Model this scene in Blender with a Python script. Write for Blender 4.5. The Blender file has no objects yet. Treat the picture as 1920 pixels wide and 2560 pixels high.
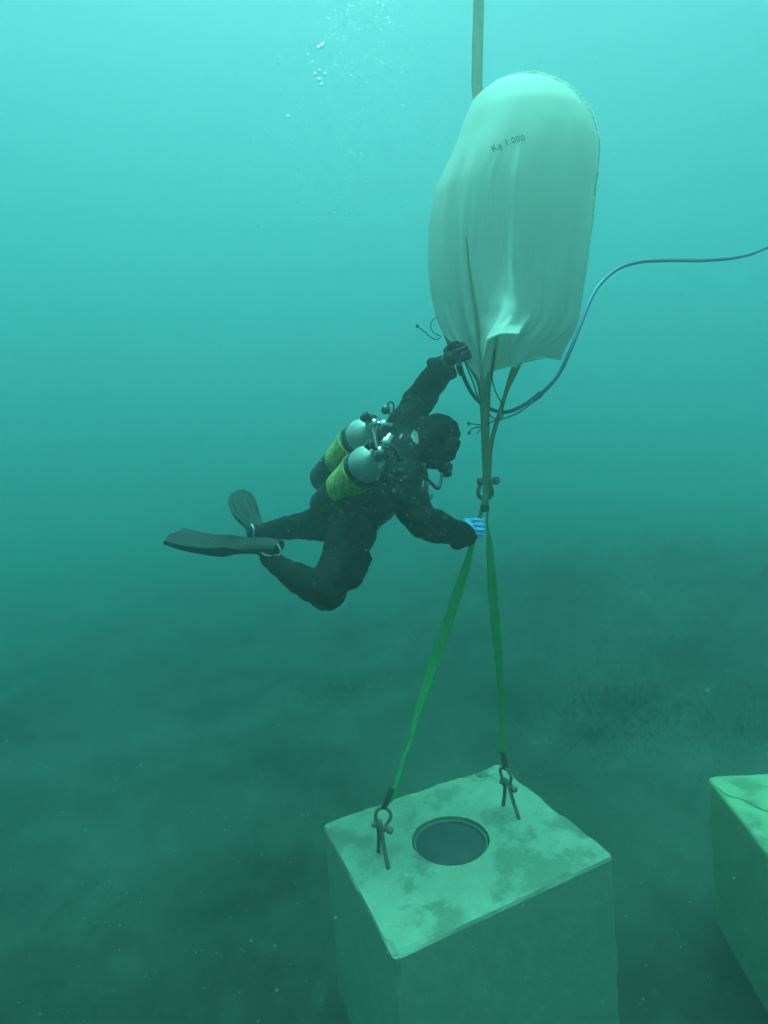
import bpy, bmesh, math, random
from mathutils import Vector, Matrix, noise
from mathutils.bvhtree import BVHTree

R = math.radians
random.seed(7)
sc = bpy.context.scene
COL = sc.collection

# ------------------------------------------------------------------ camera
CAM = Vector((0.0, 0.0, 3.0))
F_PX, CX, CY = 1500.0, 960.0, 1280.0          # focal length in pixels of the 1920 x 2560 photograph
PITCH = R(-5.0)
cd = bpy.data.cameras.new('camera')
cd.sensor_fit = 'VERTICAL'; cd.sensor_height = 36.0
cd.lens = 36.0 * F_PX / 2560.0
cd.clip_start = 0.05; cd.clip_end = 500
cam = bpy.data.objects.new('camera', cd); COL.objects.link(cam)
cam.location = CAM
cam.rotation_euler = (R(90) + PITCH, 0, 0)
sc.camera = cam
cd.dof.use_dof = True; cd.dof.focus_distance = 3.0; cd.dof.aperture_fstop = 0.75

# ------------------------------------------------------------------ sky, sun, exposure
SUN_EL, SUN_AZ = R(87), R(225)                 # azimuth from +Y (ahead) towards +X
w = bpy.data.worlds.new('World'); sc.world = w; w.use_nodes = True
nt = w.node_tree
sky = nt.nodes.new('ShaderNodeTexSky'); sky.sky_type = 'NISHITA'
sky.sun_disc = False; sky.air_density = 0.6; sky.dust_density = 4.0; sky.sun_elevation = SUN_EL; sky.sun_rotation = SUN_AZ
bg = nt.nodes['Background']; bg.inputs['Strength'].default_value = 0.05
nt.links.new(sky.outputs[0], bg.inputs['Color'])
sl = bpy.data.lights.new('sun', 'SUN'); sl.energy = 5.0; sl.angle = R(34); sl.color = (1.0, 0.97, 0.80)
so = bpy.data.objects.new('sun', sl); COL.objects.link(so)
sun_dir = Vector((math.sin(SUN_AZ) * math.cos(SUN_EL), math.cos(SUN_AZ) * math.cos(SUN_EL), math.sin(SUN_EL)))
so.rotation_euler = sun_dir.to_track_quat('Z', 'Y').to_euler()
so.location = (0, 0, 30)
vs = sc.view_settings
vs.view_transform = 'Standard'; vs.look = 'None'; vs.gamma = 1.0; vs.use_curve_mapping = False
vs.exposure = 1.97
sc.render.engine = 'CYCLES'
cy = sc.cycles
cy.use_denoising = True
try: cy.denoiser = 'OPENIMAGEDENOISE'
except Exception: pass
cy.max_bounces = 8; cy.diffuse_bounces = 3; cy.glossy_bounces = 3; cy.transmission_bounces = 6
cy.volume_bounces = 5; cy.transparent_max_bounces = 8
cy.sample_clamp_indirect = 6.0

# water: one even volume from below the sea bed up to the surface
SURFACE_Z = 14.0
SIGMA_S = (0.067, 0.064, 0.064)               # scattering per metre
SIGMA_A = (0.149, 0.0355, 0.0350)               # absorption per metre
WATER_G = 0.80                                # sea water scatters mostly forwards
WATER_DENSITY = 0.5
WATER_SCATTER = tuple(q / WATER_DENSITY for q in SIGMA_S)
WATER_ABSORB = tuple((1 - a / (WATER_DENSITY * (1 - c))) ** 2 for a, c in zip(SIGMA_A, WATER_SCATTER))

# ------------------------------------------------------------------ projection helpers (photo pixel -> point at a real distance)
FWD = Vector((0, math.cos(PITCH), math.sin(PITCH)))
UPV = Vector((0, -math.sin(PITCH), math.cos(PITCH)))
RGT = Vector((1, 0, 0))
def ray(px, py):
    return RGT * ((px - CX) / F_PX) + UPV * ((CY - py) / F_PX) + FWD
def P(px, py, d): return CAM + ray(px, py) * d
def PY(px, py, y):
    r = ray(px, py); return CAM + r * (y / r.y)
def PZ(px, py, z):
    r = ray(px, py); return CAM + r * ((z - CAM.z) / r.z)
def V(x, u, f): return RGT * x + UPV * u + FWD * f
def proj(p):
    q = p - CAM; d = q.dot(FWD)
    return CX + F_PX * q.dot(RGT) / d, CY - F_PX * q.dot(UPV) / d

# ------------------------------------------------------------------ materials
MATS = {}
def mat(name, color, rough=0.6, metal=0.0, var=0.0, scale=20.0, color2=None, bump=0.0, bscale=60.0, spec=0.5,
        trans=0.0, detail=6.0, lo=0.35, hi=0.65):
    if name in MATS: return MATS[name]
    m = bpy.data.materials.new(name); m.use_nodes = True
    n = m.node_tree.nodes; L = m.node_tree.links
    b = n['Principled BSDF']
    b.inputs['Base Color'].default_value = (*color, 1); b.inputs['Roughness'].default_value = rough
    b.inputs['Metallic'].default_value = metal; b.inputs['Specular IOR Level'].default_value = spec
    tc = n.new('ShaderNodeTexCoord')
    if color2 or var:
        c2 = color2 or tuple(c * (1 - var) for c in color)
        nz = n.new('ShaderNodeTexNoise'); nz.inputs['Scale'].default_value = scale; nz.inputs['Detail'].default_value = detail
        nz.inputs['Roughness'].default_value = 0.62
        L.new(tc.outputs['Object'], nz.inputs['Vector'])
        cr = n.new('ShaderNodeValToRGB')
        cr.color_ramp.elements[0].position = lo; cr.color_ramp.elements[1].position = hi
        cr.color_ramp.elements[0].color = (*c2, 1); cr.color_ramp.elements[1].color = (*color, 1)
        L.new(nz.outputs['Fac'], cr.inputs['Fac']); L.new(cr.outputs['Color'], b.inputs['Base Color'])
    if bump:
        nb = n.new('ShaderNodeTexNoise'); nb.inputs['Scale'].default_value = bscale; nb.inputs['Detail'].default_value = 5
        L.new(tc.outputs['Object'], nb.inputs['Vector'])
        bp = n.new('ShaderNodeBump'); bp.inputs['Strength'].default_value = bump; bp.inputs['Distance'].default_value = 0.01
        L.new(nb.outputs['Fac'], bp.inputs['Height']); L.new(bp.outputs['Normal'], b.inputs['Normal'])
    if trans:
        out = n['Material Output']
        tr = n.new('ShaderNodeBsdfTranslucent'); tr.inputs['Color'].default_value = (*color, 1)
        mx = n.new('ShaderNodeMixShader'); mx.inputs[0].default_value = trans
        L.new(b.outputs[0], mx.inputs[1]); L.new(tr.outputs[0], mx.inputs[2]); L.new(mx.outputs[0], out.inputs['Surface'])
    MATS[name] = m
    return m

M_SUIT = mat('black_neoprene', (0.0028, 0.0029, 0.0034), 0.7, var=0.5, scale=9, bump=0.3, bscale=40, spec=0.07)
M_RUBBER = mat('black_rubber', (0.009, 0.009, 0.010), 0.6, bump=0.2, bscale=70, spec=0.2)
M_FIN = mat('fin_rubber', (0.013, 0.013, 0.014), 0.65, var=0.5, scale=15, bump=0.2, spec=0.15)
M_HOSE = mat('black_hose_rubber', (0.015, 0.015, 0.016), 0.4)
M_TANK = mat('grey_painted_steel', (0.23, 0.245, 0.235), 0.5, color2=(0.16, 0.175, 0.165), scale=14, bump=0.1)
M_NET = mat('yellow_mesh_sleeve', (0.36, 0.34, 0.03), 0.75, color2=(0.035, 0.04, 0.012), scale=42, detail=10, lo=0.33, hi=0.55, bump=0.7, bscale=150)
M_CHROME = mat('chromed_brass', (0.8, 0.8, 0.8), 0.14, 1.0)
M_STEEL = mat('rusty_galvanised_steel', (0.13, 0.11, 0.09), 0.7, 0.2, color2=(0.17, 0.075, 0.035), scale=40, bump=0.5, bscale=90)
M_RUST = mat('rusty_rebar', (0.15, 0.08, 0.045), 0.85, 0.0, color2=(0.08, 0.06, 0.05), scale=50, bump=0.6, bscale=120)
M_BAG = mat('white_coated_fabric', (0.68, 0.69, 0.66), 0.6, color2=(0.61, 0.62, 0.59), scale=5, bump=0.12, bscale=220, trans=0.56)
M_SEAM = mat('white_welded_seam', (0.85, 0.85, 0.78), 0.5, trans=0.5)
M_INK = mat('black_ink', (0.012, 0.012, 0.014), 0.6)
M_WEB = mat('grey_olive_webbing', (0.36, 0.34, 0.22), 0.8, var=0.3, scale=60, bump=0.4, bscale=200, trans=0.4)
M_WEB2 = mat('brown_webbing', (0.36, 0.19, 0.08), 0.8, var=0.4, scale=60, bump=0.4, bscale=200)
M_GREEN = mat('green_polyester_webbing', (0.04, 0.38, 0.09), 0.8, color2=(0.03, 0.28, 0.065), scale=30, bump=0.35, bscale=180, trans=0.25)
M_SLEEVE = mat('dark_wear_sleeve', (0.02, 0.025, 0.022), 0.8, bump=0.3)
M_BLUEHOSE = mat('blue_air_hose', (0.035, 0.075, 0.19), 0.5, var=0.3, scale=10)
M_BLUEGLOVE = mat('blue_latex', (0.16, 0.42, 0.78), 0.55, var=0.2, scale=25, bump=0.4, bscale=60)
M_WHITE = mat('white_cord', (0.36, 0.36, 0.34), 0.7)
M_GREYCLOTH = mat('pale_grey_cloth', (0.13, 0.135, 0.13), 0.7, var=0.4)
M_GLASS = mat('mask_lens', (0.03, 0.035, 0.04), 0.06, spec=0.8)
M_LINER = mat('grey_pipe_liner', (0.08, 0.085, 0.085), 0.7, var=0.3, scale=12)
M_LID = mat('dark_blue_grey_lid', (0.017, 0.019, 0.022), 0.8, var=0.35, scale=10, bump=0.2)
M_SPECK = mat('pale_speck', (0.42, 0.42, 0.40), 0.8, spec=0.2)
M_CORD = mat('dark_cord', (0.02, 0.03, 0.035), 0.7)

# ------------------------------------------------------------------ object helpers
def mesh_obj(name, verts, faces, material, parent=None, smooth=True):
    me = bpy.data.meshes.new(name); me.from_pydata([tuple(v) for v in verts], [], faces); me.update()
    return link_mesh(name, me, material, parent, smooth)
def link_mesh(name, me, material, parent=None, smooth=True):
    o = bpy.data.objects.new(name, me); COL.objects.link(o)
    if material: me.materials.append(material)
    if smooth:
        me.polygons.foreach_set('use_smooth', [True] * len(me.polygons))
    if parent:
        o.parent = parent; o.matrix_parent_inverse = parent.matrix_world.inverted()
    return o
def bm_obj(name, bm, material, parent=None, smooth=True):
    me = bpy.data.meshes.new(name); bmesh.ops.recalc_face_normals(bm, faces=bm.faces); bm.to_mesh(me); bm.free()
    return link_mesh(name, me, material, parent, smooth)
def tag(o, label, cat, group=None):
    o['label'] = label; o['category'] = cat
    if group: o['group'] = group
    return o
def empty(name, loc):
    o = bpy.data.objects.new(name, None); COL.objects.link(o); o.location = loc; o.empty_display_size = 0.1
    bpy.context.view_layer.update()
    return o

def catmull(pts, n=6):
    out = []
    k = len(pts)
    for i in range(k - 1):
        p0 = pts[max(i - 1, 0)]; p1 = pts[i]; p2 = pts[i + 1]; p3 = pts[min(i + 2, k - 1)]
        for j in range(n):
            t = j / n
            out.append(0.5 * ((2 * p1) + (p2 - p0) * t + (2 * p0 - 5 * p1 + 4 * p2 - p3) * t * t + (3 * p1 - p0 - 3 * p2 + p3) * t ** 3))
    out.append(pts[-1].copy() if hasattr(pts[-1], 'copy') else pts[-1])
    return out
def frames(pts):
    T = []
    for i in range(len(pts)):
        a = pts[max(i - 1, 0)]; b = pts[min(i + 1, len(pts) - 1)]
        t = (b - a); T.append(t.normalized() if t.length > 1e-9 else Vector((0, 0, 1)))
    n = T[0].orthogonal().normalized(); N = []
    for t in T:
        n = (n - t * n.dot(t)); n = n.normalized() if n.length > 1e-6 else t.orthogonal().normalized()
        N.append(n)
    return T, N
def tube_bm(bm, pts, rad, seg=10, smooth=5, closed=False, caps=True):
    pts = [Vector(p) for p in pts]
    if not isinstance(rad, (list, tuple)): rad = [rad] * len(pts)
    if closed:
        pts = pts + [pts[0]]; rad = list(rad) + [rad[0]]
    if smooth > 1:
        rv = catmull([float(r) for r in rad], smooth); pts = catmull(pts, smooth); rad = rv
    T, N = frames(pts)
    rings = []
    for p, t, n, r in zip(pts, T, N, rad):
        b = t.cross(n)
        rings.append([bm.verts.new(p + (n * math.cos(2 * math.pi * k / seg) + b * math.sin(2 * math.pi * k / seg)) * r) for k in range(seg)])
    for i in range(len(rings) - 1):
        for k in range(seg):
            bm.faces.new((rings[i][k], rings[i][(k + 1) % seg], rings[i + 1][(k + 1) % seg], rings[i + 1][k]))
    if caps:
        bm.faces.new(rings[0][::-1]); bm.faces.new(rings[-1])
def tube(name, pts, rad, material, parent=None, seg=10, smooth=5):
    bm = bmesh.new(); tube_bm(bm, pts, rad, seg, smooth); return bm_obj(name, bm, material, parent)
def lathe_bm(bm, origin, axis, profile, seg=24):
    """profile: list of (distance along axis, radius)"""
    axis = axis.normalized(); n = axis.orthogonal().normalized(); b = axis.cross(n)
    rings = []
    for h, r in profile:
        rings.append([bm.verts.new(origin + axis * h + (n * math.cos(2 * math.pi * k / seg) + b * math.sin(2 * math.pi * k / seg)) * max(r, 1e-4)) for k in range(seg)])
    for i in range(len(rings) - 1):
        for k in range(seg):
            bm.faces.new((rings[i][k], rings[i][(k + 1) % seg], rings[i + 1][(k + 1) % seg], rings[i + 1][k]))
    bm.faces.new(rings[0][::-1]); bm.faces.new(rings[-1])
def lathe(name, origin, axis, profile, material, parent=None, seg=24):
    bm = bmesh.new(); lathe_bm(bm, origin, axis, profile, seg); return bm_obj(name, bm, material, parent)
def ribbon(name, pts, wdirs, widths, thick, material, parent=None, smooth=6, wav=0.0):
    """flat webbing: half width vectors swept along a path, with real thickness"""
    pts = catmull([Vector(p) for p in pts], smooth); wd = catmull([Vector(v).normalized() for v in wdirs], smooth)
    ws = catmull([float(x) for x in widths], smooth)
    T, _ = frames(pts); verts = []; faces = []
    K = 7
    for i, (p, t, d, wv) in enumerate(zip(pts, T, wd, ws)):
        d = (d - t * d.dot(t)).normalized(); nrm = t.cross(d)
        row = []
        for s in (1, -1):
            for k in range(K):
                u = (k / (K - 1) - 0.5) * s
                cup = wav * math.sin(u * 9 + i * 0.21) * 0.5 + wav * noise.noise(Vector((u * 3, i * 0.12, 3.1)))
                verts.append(p + d * (u * wv) + nrm * (s * thick * 0.5 + cup))
    n2 = 2 * K
    for i in range(len(pts) - 1):
        for k in range(n2):
            a = i * n2 + k; b = i * n2 + (k + 1) % n2
            faces.append((a, b, b + n2, a + n2))
    faces.append(tuple(range(n2))[::-1]); e = (len(pts) - 1) * n2; faces.append(tuple(range(e, e + n2)))
    bm = bmesh.new(); vv = [bm.verts.new(v) for v in verts]
    for f in faces: bm.faces.new([vv[i] for i in f])
    return bm_obj(name, bm, material, parent)

def capsule(bm, p, q, r0, r1, seg=14, rings=5, sq=None):
    """rounded tapered limb segment"""
    ax = q - p; L = ax.length
    if L < 1e-5: ax = Vector((0, 0, 1)); L = 1e-5
    ax = ax / L; n = ax.orthogonal().normalized(); b = ax.cross(n)
    prof = []
    for i in range(rings + 1):
        a = -math.pi / 2 + (math.pi / 2) * i / rings; prof.append((r0 * math.sin(a), r0 * math.cos(a)))
    for i in range(rings + 1):
        a = (math.pi / 2) * i / rings; prof.append((L + r1 * math.sin(a), r1 * math.cos(a)))
    rs = []
    for h, r in prof:
        rs.append([bm.verts.new(p + ax * h + (n * math.cos(2 * math.pi * k / seg) + b * math.sin(2 * math.pi * k / seg)) * max(r, 1e-4)) for k in range(seg)])
    for i in range(len(rs) - 1):
        for k in range(seg):
            bm.faces.new((rs[i][k], rs[i][(k + 1) % seg], rs[i + 1][(k + 1) % seg], rs[i + 1][k]))
    bm.faces.new(rs[0][::-1]); bm.faces.new(rs[-1])
def ellipsoid(bm, c, X, Y, Z, seg=20, rings=12):
    """X, Y, Z: semi-axis vectors"""
    m = Matrix((X, Y, Z)).transposed().to_4x4(); m.translation = c
    bmesh.ops.create_uvsphere(bm, u_segments=seg, v_segments=rings, radius=1.0, matrix=m)
def fuse(name, bm, voxel, smooth_it, material, parent=None, folds=0.0, fscale=9.0, fold_dir=None):
    """overlapping limb volumes -> one continuous skin"""
    me = bpy.data.meshes.new('tmp'); bmesh.ops.recalc_face_normals(bm, faces=bm.faces); bm.to_mesh(me); bm.free()
    o = bpy.data.objects.new('tmp', me); COL.objects.link(o)
    m = o.modifiers.new('r', 'REMESH'); m.mode = 'VOXEL'; m.voxel_size = voxel
    s = o.modifiers.new('s', 'SMOOTH'); s.iterations = smooth_it; s.factor = 0.5
    dg = bpy.context.evaluated_depsgraph_get()
    me2 = bpy.data.meshes.new_from_object(o.evaluated_get(dg))
    bpy.data.objects.remove(o)
    if folds:
        nr = [v.normal.copy() for v in me2.vertices]
        for v, n in zip(me2.vertices, nr):
            p = v.co
            a = noise.noise(Vector((p.x * fscale, p.y * fscale, p.z * fscale * 1.7)))
            b2 = abs(noise.noise(Vector((p.x * fscale * 2.3 + 7, p.y * fscale * 2.3, p.z * fscale * 3.5))))
            v.co = p + n * folds * (a - 1.1 * (0.35 - b2))
    me2.name = name
    me2.materials.clear()
    return link_mesh(name, me2, material, parent)

def project_on(name, items_px, target, material, parent, off=0.003):
    """flat print: outline polygons (given as photo pixels) laid on the surface of target"""
    dg = bpy.context.evaluated_depsgraph_get(); bvh = BVHTree.FromObject(target, dg)
    verts, faces = items_px; out = []
    for (x, y) in verts:
        r = ray(x, y).normalized(); hit = bvh.ray_cast(CAM, r)
        out.append((hit[0] if hit[0] else CAM + r * 3) - r * off)
    return mesh_obj(name, out, faces, material, parent, smooth=False)

# ================================================================== SETTING
# sea bed ------------------------------------------------------------
def bed_z(x, y):
    h = 0.10 * noise.noise(Vector((x * 0.35, y * 0.35, 0.4))) + 0.035 * noise.noise(Vector((x * 1.4, y * 1.4, 2.4)))
    if abs(x) < 14 and -4 < y < 22:
        h += 0.012 * noise.noise(Vector((x * 5, y * 5, 5.4)))
    d = min(math.hypot(x - 0.4, y - 2.9), math.hypot(x - 2.6, y - 3.1))
    h *= min(1.0, 0.25 + d * 0.35)
    r = math.hypot(x - 1.0, y - 3.0)
    far = max(0.0, min(1.0, (r - 1.6) / 6.0))
    h += far * max(-3.0, min(0.9, 0.10 * (x - 0.6)))          # the bottom climbs to the right
    h += 0.55 * math.exp(-((x - 4.0) / 4.0) ** 2 - ((y - 11.0) / 4.0) ** 2)      # hazy mound behind the slings
    rough = far * max(0.25, min(1.0, (x + 1.0) / 3.0))                                 # broken ground on the right, smooth silt on the left
    h += far * 0.30 * noise.noise(Vector((x * 0.55 + 4, y * 0.55, 8.1))) + rough * 0.62 * abs(noise.noise(Vector((x * 1.5, y * 1.5, 3.3)))) + rough * 0.20 * noise.noise(Vector((x * 4.1, y * 4.1, 6.3)))
    return h
def seabed():
    xs = []
    def axis(lo, hi, c0, c1, fine):
        v = []; t = c0
        while t <= c1: v.append(t); t += fine
        s = fine; t = c1
        while t < hi: s *= 1.25; t += s; v.append(min(t, hi))
        s = fine; t = c0
        while t > lo: s *= 1.25; t -= s; v.insert(0, max(t, lo))
        return v
    xs = axis(-80, 80, -8, 8, 0.085); ys = axis(-80, 80, -0.5, 13, 0.085)
    verts = [(x, y, bed_z(x, y)) for y in ys for x in xs]
    nx = len(xs)
    faces = [(j * nx + i, j * nx + i + 1, (j + 1) * nx + i + 1, (j + 1) * nx + i) for j in range(len(ys) - 1) for i in range(nx - 1)]
    m = bpy.data.materials.new('silty_sand'); m.use_nodes = True
    n = m.node_tree.nodes; L = m.node_tree.links; b = n['Principled BSDF']
    b.inputs['Roughness'].default_value = 0.95; b.inputs['Specular IOR Level'].default_value = 0.1
    tc = n.new('ShaderNodeTexCoord')
    n1 = n.new('ShaderNodeTexNoise'); n1.inputs['Scale'].default_value = 0.55; n1.inputs['Detail'].default_value = 7; n1.inputs['Roughness'].default_value = 0.6
    n2 = n.new('ShaderNodeTexNoise'); n2.inputs['Scale'].default_value = 9.0; n2.inputs['Detail'].default_value = 9
    L.new(tc.outputs['Object'], n1.inputs['Vector']); L.new(tc.outputs['Object'], n2.inputs['Vector'])
    r1 = n.new('ShaderNodeValToRGB'); r1.color_ramp.elements[0].position = 0.38; r1.color_ramp.elements[1].position = 0.66
    r1.color_ramp.elements[0].color = (0.016, 0.018, 0.012, 1); r1.color_ramp.elements[1].color = (0.054, 0.054, 0.041, 1)
    r2 = n.new('ShaderNodeValToRGB'); r2.color_ramp.elements[0].position = 0.3; r2.color_ramp.elements[1].position = 0.7
    r2.color_ramp.elements[0].color = (0.72, 0.72, 0.72, 1); r2.color_ramp.elements[1].color = (1, 1, 1, 1)
    mx = n.new('ShaderNodeMix'); mx.data_type = 'RGBA'; mx.blend_type = 'MULTIPLY'; mx.inputs[0].default_value = 1.0
    L.new(n1.outputs['Fac'], r1.inputs['Fac']); L.new(n2.outputs['Fac'], r2.inputs['Fac'])
    L.new(r1.outputs['Color'], mx.inputs[6]); L.new(r2.outputs['Color'], mx.inputs[7]); L.new(mx.outputs[2], b.inputs['Base Color'])
    bp = n.new('ShaderNodeBump'); bp.inputs['Strength'].default_value = 0.6; bp.inputs['Distance'].default_value = 0.03
    L.new(n2.outputs['Fac'], bp.inputs['Height']); L.new(bp.outputs['Normal'], b.inputs['Normal'])
    o = mesh_obj('seabed', verts, faces, m)
    o['kind'] = 'structure'; o['label'] = 'dim silty sea bed with dark weedy patches'
seabed()

# haze (the murky water) ---------------------------------------------
def water_box():
    bm = bmesh.new(); bmesh.ops.create_cube(bm, size=1.0)
    lo, hi = Vector((-85, -85, -6.5)), Vector((85, 85, SURFACE_Z))
    for v in bm.verts: v.co = Vector(((lo[i] + hi[i]) / 2 + v.co[i] * (hi[i] - lo[i]) for i in range(3)))
    m = bpy.data.materials.new('murky_sea_water'); m.use_nodes = True
    n = m.node_tree.nodes; n.remove(n['Principled BSDF'])
    pv = n.new('ShaderNodeVolumePrincipled')
    pv.inputs['Color'].default_value = (*WATER_SCATTER, 1)
    pv.inputs['Absorption Color'].default_value = (*WATER_ABSORB, 1)
    pv.inputs['Density'].default_value = WATER_DENSITY
    pv.inputs['Anisotropy'].default_value = WATER_G
    m.node_tree.links.new(pv.outputs[0], n['Material Output'].inputs['Volume'])
    o = bm_obj('haze', bm, m, smooth=False); o['kind'] = 'stuff'; o['label'] = 'murky blue green sea water filling the whole scene'
water_box()

# sea weed: dark meadow patches --------------------------------------
def bedpt(px, py, off=0.03):
    r = ray(px, py); t = 1.5
    while t < 40:
        p = CAM + r * t
        if p.z < bed_z(p.x, p.y) + off: return p
        t += 0.02
    return CAM + r * 40
def seagrass():
    rnd = random.Random(3)
    patches = []
    def patch(px, py, rx, ry, n, h):
        c = bedpt(px, py, 0.0); patches.append((c.x, c.y, rx, ry, n, h))
    patch(1560, 1760, 0.9, 0.8, 3600, 0.26)
    patch(1480, 1830, 0.6, 0.5, 900, 0.16)
    patch(1690, 1640, 1.6, 0.8, 1300, 0.18)
    patch(1850, 1830, 0.7, 0.5, 600, 0.15)
    patch(1420, 1440, 3.2, 1.8, 2600, 0.32)
    patch(850, 1720, 1.9, 1.2, 1800, 0.16)
    patch(620, 1600, 3.0, 1.4, 1500, 0.20)
    patch(1150, 1640, 2.4, 1.0, 1200, 0.18)
    verts = []; faces = []
    for (cx, cyy, rx, ry, n, h) in patches:
        for _ in range(int(n * 2.2)):
            a = rnd.uniform(0, 2 * math.pi); q = abs(rnd.gauss(0, 0.7))
            x = cx + math.cos(a) * rx * q; y = cyy + math.sin(a) * ry * q
            if math.hypot(x - 0.4, y - 2.9) < 1.0 or (1.8 < x < 3.4 and 2.3 < y < 3.9): continue
            if y < 0.8: continue
            z = bed_z(x, y) - 0.01; hh = 0.45 * h * rnd.uniform(0.3, 1.1) * (1.15 - min(q, 1) * 0.5)
            d = rnd.uniform(0, 2 * math.pi); ln = rnd.uniform(0.1, 0.8) * hh; wv = rnd.uniform(0.003, 0.006)
            dx, dy = math.cos(d), math.sin(d); sx, sy = -dy * wv, dx * wv
            b = len(verts)
            for t, ww in ((0, 1), (0.5, 0.9), (1.0, 0.25)):
                ox = dx * ln * t * t; oy = dy * ln * t * t; zz = z + hh * (t - 0.25 * t * t * ln / hh)
                verts.append((x + ox - sx * ww, y + oy - sy * ww, zz)); verts.append((x + ox + sx * ww, y + oy + sy * ww, zz))
            faces.append((b, b + 1, b + 3, b + 2)); faces.append((b + 2, b + 3, b + 5, b + 4))
    m = mat('dark_seaweed', (0.065, 0.068, 0.036), 0.9, color2=(0.045, 0.05, 0.028), scale=3)
    o = mesh_obj('seagrass', verts, faces, m); o['kind'] = 'stuff'; o['label'] = 'dark weed growing in soft patches on the sea bed'
seagrass()

# ================================================================== CONCRETE BLOCKS
M_CONC = None
def concrete_mat(dark=(0.170, 0.180, 0.128), light=(0.215, 0.228, 0.165)):
    m = bpy.data.materials.new('algae_stained_concrete'); m.use_nodes = True
    n = m.node_tree.nodes; L = m.node_tree.links; b = n['Principled BSDF']
    b.inputs['Roughness'].default_value = 0.9; b.inputs['Specular IOR Level'].default_value = 0.2
    tc = n.new('ShaderNodeTexCoord')
    def nz(scale, detail, rough=0.6):
        q = n.new('ShaderNodeTexNoise'); q.inputs['Scale'].default_value = scale; q.inputs['Detail'].default_value = detail
        q.inputs['Roughness'].default_value = rough; L.new(tc.outputs['Object'], q.inputs['Vector']); return q
    def ramp(src, p0, p1, c0, c1):
        r = n.new('ShaderNodeValToRGB'); e = r.color_ramp.elements
        e[0].position = p0; e[1].position = p1; e[0].color = (*c0, 1); e[1].color = (*c1, 1); L.new(src, r.inputs['Fac']); return r
    big = nz(3.6, 11, 0.70); med = nz(11, 6); fine = nz(70, 4)
    base = ramp(med.outputs['Fac'], 0.3, 0.7, dark, light)
    stain = ramp(big.outputs['Fac'], 0.505, 0.57, (0, 0, 0), (0.72, 0.72, 0.72))
    mx = n.new('ShaderNodeMix'); mx.data_type = 'RGBA'
    sep = n.new('ShaderNodeSeparateXYZ'); L.new(tc.outputs['Normal'], sep.inputs[0])
    up = n.new('ShaderNodeMath'); up.operation = 'GREATER_THAN'; up.inputs[1].default_value = 0.6; L.new(sep.outputs['Z'], up.inputs[0])
    ml = n.new('ShaderNodeMath'); ml.operation = 'MULTIPLY'; L.new(up.outputs[0], ml.inputs[0]); L.new(stain.outputs['Color'], ml.inputs[1])   # growth sits on the upper face only
    L.new(ml.outputs[0], mx.inputs[0]); mx.inputs[7].default_value = (0.09, 0.10, 0.066, 1); L.new(base.outputs['Color'], mx.inputs[6])
    gr = ramp(fine.outputs['Fac'], 0.3, 0.7, (0.82, 0.82, 0.82), (1, 1, 1))
    m2 = n.new('ShaderNodeMix'); m2.data_type = 'RGBA'; m2.blend_type = 'MULTIPLY'; m2.inputs[0].default_value = 1
    L.new(mx.outputs[2], m2.inputs[6]); L.new(gr.outputs['Color'], m2.inputs[7]); L.new(m2.outputs[2], b.inputs['Base Color'])
    bp = n.new('ShaderNodeBump'); bp.inputs['Strength'].default_value = 0.2; bp.inputs['Distance'].default_value = 0.008
    L.new(fine.outputs['Fac'], bp.inputs['Height']); L.new(bp.outputs['Normal'], b.inputs['Normal'])
    return m
M_CONC = concrete_mat()

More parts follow.
